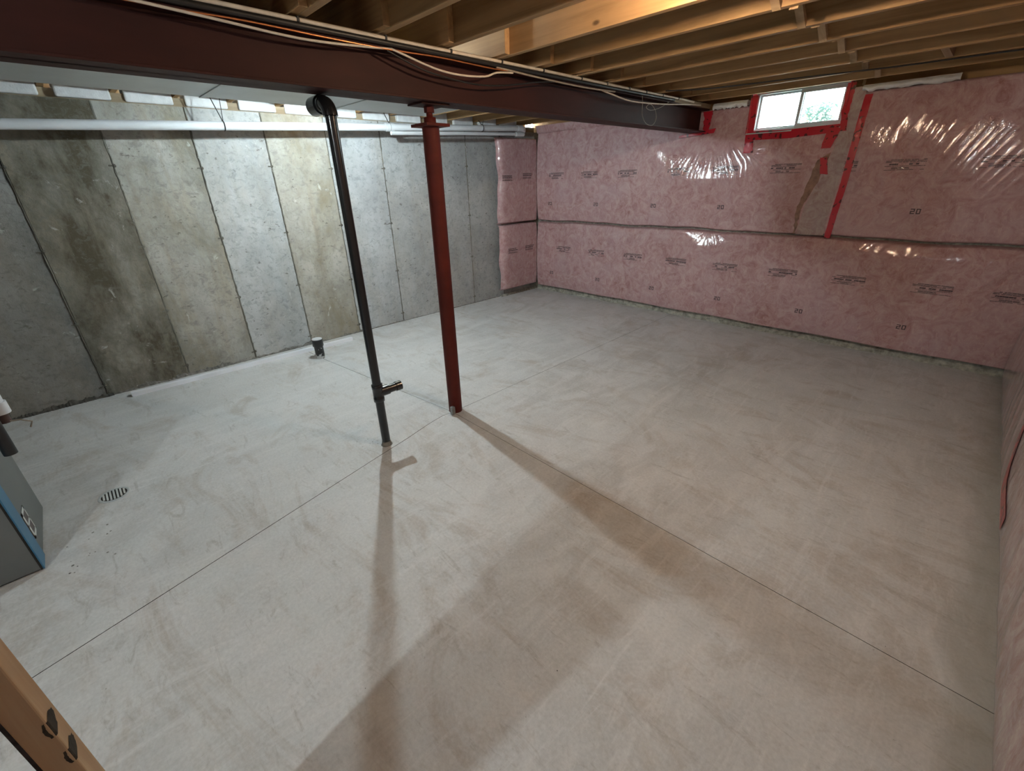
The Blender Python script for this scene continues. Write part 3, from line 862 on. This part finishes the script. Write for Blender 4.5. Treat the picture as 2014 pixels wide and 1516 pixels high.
# =================================================================== STEEL COLUMN
px, py = -1.533, 1.097
col = thing('steel_column', u(px, py, 0), 'red painted round steel support column under the beam', 'column')
MB().lathe(u(px, py, 0), [(.052,.0005), (.052, 1.183*U)], 32).build('shaft', MAT['post'], col)
mb = MB(); mb.box(px*U+.030, px*U+.058, py*U-.075, py*U-.045, .004, .07, .003); mb.build('base_clip', MAT['steel'], col)
MB().box(px*U-.085, px*U+.085, py*U-.085, py*U+.085, 1.183*U, 1.183*U+.016, .002).build('head_plate', MAT['post'], col)
jk = MB().lathe(u(px, py, 1.183), [(.036,.016), (.036,.05), (.019,.052), (.019,.08)], 20).build('screw_jack', MAT['post'], col)
MB().lathe(u(px, py, 1.183), [(.030,.075), (.030,.108)], 6, smooth=False).build('nut', MAT['post'], jk)
MB().box(px*U-.075, px*U+.075, py*U-.10, py*U+.10, BZ0*U-.010, BZ0*U-.001, .001).build('cap_plate', MAT['beam'], col)

# =================================================================== BLACK DRAIN PIPE
dx, dy = -1.5085, .7095
dr = thing('drain_pipe', u(dx, dy, 0), 'black plastic drain pipe rising from floor to beam with capped side branch', 'pipe')
rp = .0285
topz = 1.236
MB().tube([u(dx,dy,.0), u(dx,dy,.32), u(dx,dy,topz-.045)], rp, 24).build('riser', MAT['abs'], dr)
tee = MB().lathe(u(dx,dy,.205), [(rp+.001,0), (.036,.002), (.036,.028), (.0345,.03), (.0345,.092), (.036,.094), (.036,.122), (rp+.001,.124)], 28).build('tee', MAT['abs'], dr)
bd = Vector((.10, 1.0, .04)).normalized()
b0 = Vector(u(dx,dy,.243))
MB().tube([b0, b0+bd*.075], .0345, 22).tube([b0+bd*.07, b0+bd*.14], .0285, 22).build('branch', MAT['abs'], tee)
MB().tube([b0+bd*.125, b0+bd*.165], .033, 22).build('branch_cap', MAT['abs'], tee)
# elbow at the top turning under the beam toward the left wall
pts = []
c0 = Vector(u(dx,dy,topz-.045))
for k in range(9):
    a = k/8*math.pi/2
    pts.append(c0+Vector((-1,.02,0)).normalized()*(.06*(1-math.cos(a)))+Vector((0,0,.06*math.sin(a))))
MB().tube(pts, .0375, 22).build('elbow', MAT['abs'], dr)
e1 = pts[-1]; dd = Vector((-1,.02,0)).normalized()
MB().tube([e1-dd*.005, e1+dd*.03], .040, 22).tube([e1+dd*.025, e1+dd*.12], .046, 22).build('top_run', MAT['abs'], dr)
MB().lathe(u(dx,dy,0), [(.040,0), (.034,.004), (.0295,.03)], 18).build('floor_collar', MAT['mortar'], dr)

# capped stub by the left wall
sx, sy = -2.735, .945
st = thing('pipe_stub', u(sx, sy, 0), 'short black capped pipe stub standing in the floor near the left wall', 'pipe')
t_ = NT('paint_flecked_abs')
nn = t_.noise(t_.coord(), 22, 5, .6)
zc = t_.sep(t_.coord())[2]
fl = t_.math('ADD', nn, t_.math('MULTIPLY', zc, -1.6))
MAT['flecked'] = t_.set(color=t_.mix(t_.ramp(fl, [(.43, 0.0), (.47, 1.0)]), (.014,.014,.016), (.55,.55,.53)), rough=.4)
MB().lathe(u(sx,sy,0), [(.045,0), (.045,.13), (.054,.135), (.054,.205)], 24).build('stub_pipe', MAT['flecked'], st)
MB().lathe(u(sx,sy,0), [(.050,.205), (.050,.212)], 24).build('cap', MAT['pvc'], st)

# =================================================================== WHITE PIPES ON THE LEFT WALL
def zpipe(y): return 1.2537+(1.387-1.2537)*(y+.03)/3.125
PX = -2.90
wp = thing('drain_pipe', u(PX, 1.5, zpipe(1.5)), 'long white plastic drain pipe sloping along the top of the left wall', 'pipe')
MB().tube([u(PX, -2.2, zpipe(-2.2)), u(PX, 1.0, zpipe(1.0)), u(PX, 2.98, zpipe(2.98))], .034, 24).build('pipe_run', MAT['pvc'], wp)
for y in (1.72, 2.93):
    MB().tube([u(PX, y, zpipe(y)), u(PX, y+.06, zpipe(y+.06))], .040, 24).build('coupling', MAT['pvc'], wp)
pts = [Vector(u(PX, 2.97+.03*math.sin(a), zpipe(2.98))) + Vector((-(1-math.cos(a))*.07, math.sin(a)*.05, -.004*k)) for k, a in enumerate([i*math.pi/12 for i in range(7)])]
MB().tube(pts, .040, 20).build('elbow', MAT['pvc'], wp)
for y in (-.30, .78, 1.75, 2.55):
    z = zpipe(y)
    mb = MB()
    ring = [Vector(u(PX, y, z))+Vector((.037*math.cos(a), 0, .037*math.sin(a))) for a in [i*math.pi/12-math.pi for i in range(0, 25)]]
    mb.tube(ring, .004, 6, cap=False)
    mb.tube([u(PX,y,z+.022), u(PX-.004,y-.03,ZJ)], .004, 6); mb.tube([u(PX+.008,y,z+.02), u(PX+.01,y+.01,ZJ)], .003, 6)
    mb.build('hanger_strap', MAT['cable_black'] if y > 0 else MAT['galv'], wp)
sp = thing('drain_pipe', u(PX+.02, 2.5, 1.31), 'short thinner white pipe below the long white drain pipe by the corner', 'pipe')
MB().tube([u(PX+.01, 1.75, zpipe(1.75)-.034), u(PX+.012, 2.3, zpipe(2.3)-.036), u(PX+.015, 2.98, zpipe(2.98)-.042)], .019, 18).build('pipe_run', MAT['pvc'], sp)
MB().tube([u(PX+.015, 2.90, zpipe(2.90)-.042), u(PX+.015, 2.99, zpipe(2.98)-.042)], .026, 18).build('coupling', MAT['pvc'], sp)

# white strip lying at the foot of the left wall
p0, p1 = Vector(u(-2.945,.006,.0)), Vector(u(-2.915,1.245,.0))
dv = (p1-p0).normalized(); nv = Vector((-dv.y, dv.x, 0))
bm = bmesh.new()
prof = [(-.030,0), (-.030,.018), (-.022,.034), (.022,.042), (.030,.038), (.030,0)]
ra = [bm.verts.new(p0-nv*a+Vector((0,0,h))) for a, h in prof]; rb = [bm.verts.new(p1-nv*a+Vector((0,0,h))) for a, h in prof]
bm.faces.new(ra); bm.faces.new(rb[::-1])
for i in range(len(prof)): bm.faces.new((ra[i], rb[i], rb[(i+1) % len(prof)], ra[(i+1) % len(prof)]))
bmesh.ops.recalc_face_normals(bm, faces=bm.faces[:])
tag(MB().frombm(bm).build('trim_strip', MAT['strip_white'], None, tuple((p0+p1)/2)), 'long white plastic strip lying on floor along the left wall', 'trim strip')

# =================================================================== DUCT behind the beam
du = thing('supply_duct', u(-1.87, 1.0, 1.297), 'flat pale galvanized duct running beside the steel beam', 'duct')
DX0, DX1, DZ0, DZ1 = -2.11, -1.635, 1.297, 1.408
ys = [-1.6, -.9, -.2, .52, 1.02, 1.48]
for a, b in zip(ys, ys[1:]):
    MB().box(DX0*U, DX1*U, a*U+.001, b*U-.001, DZ0*U, DZ1*U, .003).build('duct_section', MAT['galv'], du)
MB().box(-2.02*U, DX1*U, 1.48*U+.001, 2.35*U, 1.345*U, DZ1*U, .003).build('duct_section', MAT['galv'], du)
MB().box(-1.98*U, DX1*U, 2.35*U+.001, 3.17*U, 1.36*U, DZ1*U, .003).build('duct_section', MAT['galv'], du)
for b in ys[1:-1]:
    MB().box(DX0*U-.004, DX1*U+.004, b*U-.014, b*U+.014, DZ0*U-.005, DZ1*U+.003, .002).build('joint_cleat', MAT['galv'], du)
pd = tag(MB().box(-2.86*U, -2.16*U, -1.0*U, -.02*U, 1.365*U, 1.405*U, .003).build('duct_panel', MAT['galv'], None, u(-2.5,-.5,1.365)), 'grey sheet metal joist cover at the upper left, next to the long duct', 'duct')

# =================================================================== CABLES ALONG THE BEAM
CX = -1.452
def cable(name, pts, r, mat, label, group='cables along the beam', seg=8, sub=4, cat='cable'):
    P = [Vector(u(*p)) for p in pts]; out = []
    for i in range(len(P)-1):
        a, b, c, d = P[max(i-1,0)], P[i], P[i+1], P[min(i+2,len(P)-1)]
        for k in range(sub):
            t = k/sub
            out.append(.5*((2*b)+(-a+c)*t+(2*a-5*b+4*c-d)*t*t+(-a+3*b-3*c+d)*t**3))
    out.append(P[-1])
    o = thing(name, P[0], label, cat, group)
    MB().tube(out, r, seg).build('jacket', MAT[mat], o)
    return o
c1 = cable('electrical_cable', [(CX,y,1.403+.001*math.sin(y*5)) for y in np.linspace(-.8, 3.0, 30)], .0095, 'cable_white', 'beige electrical cable stapled along the top edge of the steel beam')
for y in (.36,.636,.90,1.15,1.39,1.625,1.881,2.08,2.275,2.44,2.616,2.8):
    MB().box(CX*U-.014, CX*U+.012, y*U-.006, y*U+.006, 1.398*U, 1.410*U, .002).build('staple', MAT['cable_black'], c1)
cable('electrical_cable', [(CX+.004,.10,1.383),(CX+.004,.40,1.371),(CX+.004,.60,1.362),(CX+.004,.72,1.364),(CX+.002,.90,1.376),(CX+.004,.93,1.374),(CX+.006,1.069,1.346),(CX+.006,1.177,1.339),(CX+.006,1.297,1.347),(CX+.004,1.36,1.366),(CX,1.45,1.376)], .0055, 'cable_white', 'white cable sagging in a loop below the beam edge')
cable('electrical_cable', [(CX-.004,2.05,1.375),(CX+.002,2.12,1.366),(CX+.004,2.303,1.351),(CX+.004,2.615,1.362),(CX,2.9,1.383),(CX,3.10,1.394)], .006, 'cable_white', 'white cable sagging near the window end of the beam')
cable('copper_line', [(CX+.002,.20,1.376),(CX+.003,.339,1.374),(CX+.003,.5,1.378),(CX+.003,.708,1.375),(CX+.003,.919,1.375),(CX+.002,1.1,1.380),(CX+.002,1.349,1.377),(CX,1.45,1.382)], .004, 'copper', 'thin copper line fixed along the beam under the cable', cat='copper line')
cable('electrical_cable', [(CX+.001,-.8,1.391),(CX+.001,.5,1.391),(CX+.001,1.2,1.391),(CX+.001,2.2,1.390),(CX+.001,2.75,1.392)], .0135, 'cable_black', 'thick black cable running along the beam under the beige cable')
cable('electrical_cable', [(CX+.002,.90,1.372),(CX+.004,.98,1.348),(CX+.004,1.067,1.331),(CX+.004,1.245,1.319),(CX+.004,1.40,1.330),(CX+.003,1.604,1.362),(CX+.001,1.768,1.378)], .0045, 'cable_black', 'thin black cable sagging below the white looped cable')
cable('electrical_cable', [(CX+.002,1.36,1.384),(CX+.003,1.6,1.376),(CX+.003,1.9,1.372),(CX+.002,2.15,1.378)], .006, 'cable_grey', 'dull grey cable bundled under the beam edge')
cable('thin_wire', [(CX+.002,2.40,1.392),(CX+.004,2.41,1.35),(CX+.004,2.415,1.30),(CX+.004,2.46,1.262),(CX+.004,2.53,1.256),(CX+.004,2.565,1.29),(CX+.004,2.545,1.33),(CX+.004,2.49,1.352),(CX+.004,2.45,1.335),(CX+.004,2.50,1.325),(CX+.003,2.60,1.345),(CX,2.70,1.38)], .0022, 'cable_grey', 'thin looped wire dangling from the window end of the beam', seg=6)
cable('electrical_cable', [(-1.40,2.55,1.412),(-1.20,2.66,1.408),(-.85,2.76,1.411),(-.45,2.83,1.408),(-.2,2.87,1.411),(.2,2.9,1.409)], .0055, 'cable_black', 'black cable crossing under the joists toward the right wall')

# =================================================================== FURNACE and bits at the left edge
fu = thing('furnace_cabinet', u(-1.82, -.7, 0), 'grey sheet metal furnace cabinet with blue edge at the left of the photo', 'furnace')
FX0, FX1, FY0, FY1, FZ = -2.02, -1.64, -1.15, -.337, .62
MB().box(FX0*U, FX1*U, FY0*U, FY1*U-.004, .008, FZ*U, .006).build('body', MAT['furnace'], fu)
MB().box((FX1-.075)*U, FX1*U+.001, FY1*U-.004, FY1*U+.001, .008, FZ*U).build('blue_edge_strip', MAT['blue'], fu)
MB().box(FX1*U, FX1*U+.003, FY1*U-.012, FY1*U-.006, .008, FZ*U).build('door_gap', MAT['dark_gap'], fu)
mb = MB(); lx0, lx1, lz0, lz1 = -1.80, -1.735, .055, .145
mb.box(lx0*U, lx1*U, FY1*U-.004, FY1*U-.002, lz0*U, lz1*U); lab_ = mb.build('label_plate', plain('dark_label', (.10,.08,.075), .5), fu)
mb = MB()
for a, b, c, d in ((lx0,lx0+.008,lz0,lz1),(lx1-.014,lx1,lz0,lz1),(lx0,lx1,lz0,lz0+.010),(lx0,lx1,lz1-.010,lz1),(lx0,lx1,(lz0+lz1)/2-.004,(lz0+lz1)/2+.004)):
    mb.box(a*U, b*U, FY1*U-.003, FY1*U-.001, c*U, d*U)
mb.build('label_print', MAT['grate'], lab_)
MB().box((FX0+.03)*U, (FX1-.03)*U, (FY0+.03)*U, (FY1-.05)*U, FZ*U, 1.29*U, .004).build('plenum', MAT['galv'], fu)
# black insulated line and white pipe end sticking into view
e_ = Vector(u(-1.696,-.284,.352))
ln = thing('insulated_line', tuple(e_), 'black foam covered pipe end hanging beside the furnace', 'pipe')
MB().tube([e_, e_+Vector((0,0,.5)), Vector((e_.x, e_.y, 1.296*U))], .024, 18).build('foam_sleeve', MAT['cable_black'], ln)
e2 = Vector(u(-1.90,-.292,.405))
v_ = thing('white_fitting', tuple(e2), 'white plastic pipe end with dangling wires beside the furnace', 'pipe')
MB().tube([e2, e2+Vector((0,0,.06))], .037, 18).tube([e2+Vector((0,0,.05)), Vector((e2.x, e2.y, 1.296*U))], .030, 18).build('pipe_end', MAT['pvc'], v_)
MB().tube([e2+Vector((0,0,-.05)), e2], .022, 10).build('clamp', plain('brown_clamp', (.07,.035,.03), .5), v_)
w0 = e2+Vector((.01,.012,-.045))
MB().tube([w0, w0+Vector((.02,.04,.0)), w0+Vector((.03,.075,-.02)), w0+Vector((.02,.06,-.05))], .004, 6).build('wire', MAT['cable_grey'], v_)

# floor drain
fd = thing('floor_drain', u(-1.934,-.155,0), 'round floor drain with white slotted grate', 'drain')
c_ = Vector(u(-1.934,-.155,0))
MB().lathe(tuple(c_), [(.078,.0005), (.076,.003), (.063,.0035), (.062,.001)], 28).build('rim', plain('worn_drain_rim', (.47,.50,.50), .6), fd)
MB().lathe(tuple(c_), [(.062,.0012), (.062,.002)], 28).build('well', MAT['dark_gap'], fd)
for k in range(-3, 4):
    w = math.sqrt(max(0, .058**2-(k*.016)**2))
    MB().box(c_.x-w, c_.x+w, c_.y+k*.016-.0045, c_.y+k*.016+.0045, .002, .006, .001).build('slat', MAT['grate'], fd)

# crumbs of dirt on the floor
rr = random.Random(4); mb = MB()
def crumb(x, y, r):
    bm = bmesh.new(); bmesh.ops.create_icosphere(bm, subdivisions=1, radius=r)
    for v in bm.verts: v.co = Vector((v.co.x*rr.uniform(.6,1.8)+x*U, v.co.y*rr.uniform(.6,1.6)+y*U, abs(v.co.z)*.4+.0005))
    mb.frombm(bm)
for _ in range(16): crumb(-1.66+rr.uniform(-.10,.10), -.24+rr.uniform(-.06,.06), rr.uniform(.002,.006))
for _ in range(12): crumb(-1.57+rr.uniform(-.05,.04), .67+rr.uniform(-.06,.04), rr.uniform(.0015,.004))
for _ in range(60): crumb(rr.uniform(-2.9,.2), rr.uniform(0,3.1), rr.uniform(.001,.003))
tag(mb.build('dirt_crumbs', MAT['mortar']), 'small dark dirt crumbs scattered on the concrete floor', 'dirt', kind='stuff')

# =================================================================== STUDS beside the camera
def stud(x1, y1, w, d, label):
    s = thing('wood_stud', u(x1, y1, 0), label, 'stud', 'wall studs by the stairs')
    MB().box(x1*U-w, x1*U, y1*U-d, y1*U, .001, ZJ*U-.004, .003).build('lumber', MAT['stud'], s)
    return s
s1 = stud(-.55, -.1733, .064, .040, 'vertical wooden stud with dark bark marks in the lower left corner')
rr = random.Random(9)
for z, l in ((.640,.045), (.475,.040), (.425,.036), (.33,.05)):
    V = []; n = 8; x_ = -.55*U; y_ = -.1733*U
    for i in range(n+1):
        zz = (z*U-l/2)+l*i/n; w = .5+.5*math.sin(math.pi*(i+.4)/(n+.8))+rr.uniform(-.12, .12)
        V += [(x_-.006-.040*w, y_+.0006, zz), (x_-.0035, y_+.0006, zz), (x_-.0006, y_-.0010, zz), (x_+.0006, y_-.003-.008*w, zz)]
    Fc = []
    for i in range(n): a = 4*i; Fc += [(a,a+1,a+5,a+4),(a+1,a+2,a+6,a+5),(a+2,a+3,a+7,a+6)]
    MB().add(V, [tuple(reversed(f)) for f in Fc]).build('bark_mark', MAT['bark'], s1)
MB().box(-.55*U-.06, -.55*U-.004, -.1733*U-.046, -.1733*U-.040, .001, ZJ*U-.01).build('black_strip', plain('black_strip', (.025,.02,.022), .8, var=.9, scale=60), s1)  # thin black strip along the rear face of the stud
stud(-.417, -.25, .228, .038, 'unseen wooden post added left of the camera to shadow the floor')  # out-of-view post, added to block the stairs bulb and shade the floor

# =================================================================== LAMPS
def lamp(key, label, mount):
    p, c, s = LAMPS[key]
    pos = Vector(u(*p))
    o = thing('light_bulb', tuple(pos), label, 'lamp', 'bare bulb lamps')
    t = NT('bulb_'+key); m = t.set(color=(1.0,1.0,1.0), emit=c, emit_s=s)
    bm = bmesh.new(); bmesh.ops.create_icosphere(bm, subdivisions=2, radius=.030)
    for v in bm.verts:
        if v.co.z > 0: v.co.z *= 1.35
        v.co += pos
    MB().frombm(bm, True).build('bulb', m, o)
    top = pos+Vector((0,0,.040))
    hb = (ZJ+DJ)*U-top.z
    MB().lathe(tuple(top), [(.014,-.002), (.016,.02), (.03,.022), (.05,min(.05,hb-.02)), (.05,hb-.001)], 16).build('lamp_holder', MAT['vinyl'], o)
    return o
lamp('left_bay', 'bare bulb on the joists behind the steel beam', 0)
lamp('right_bay', 'bare bulb between the joists above the frame', 0)
lamp('stairs', 'bare bulb by the stairs behind the camera', 0)
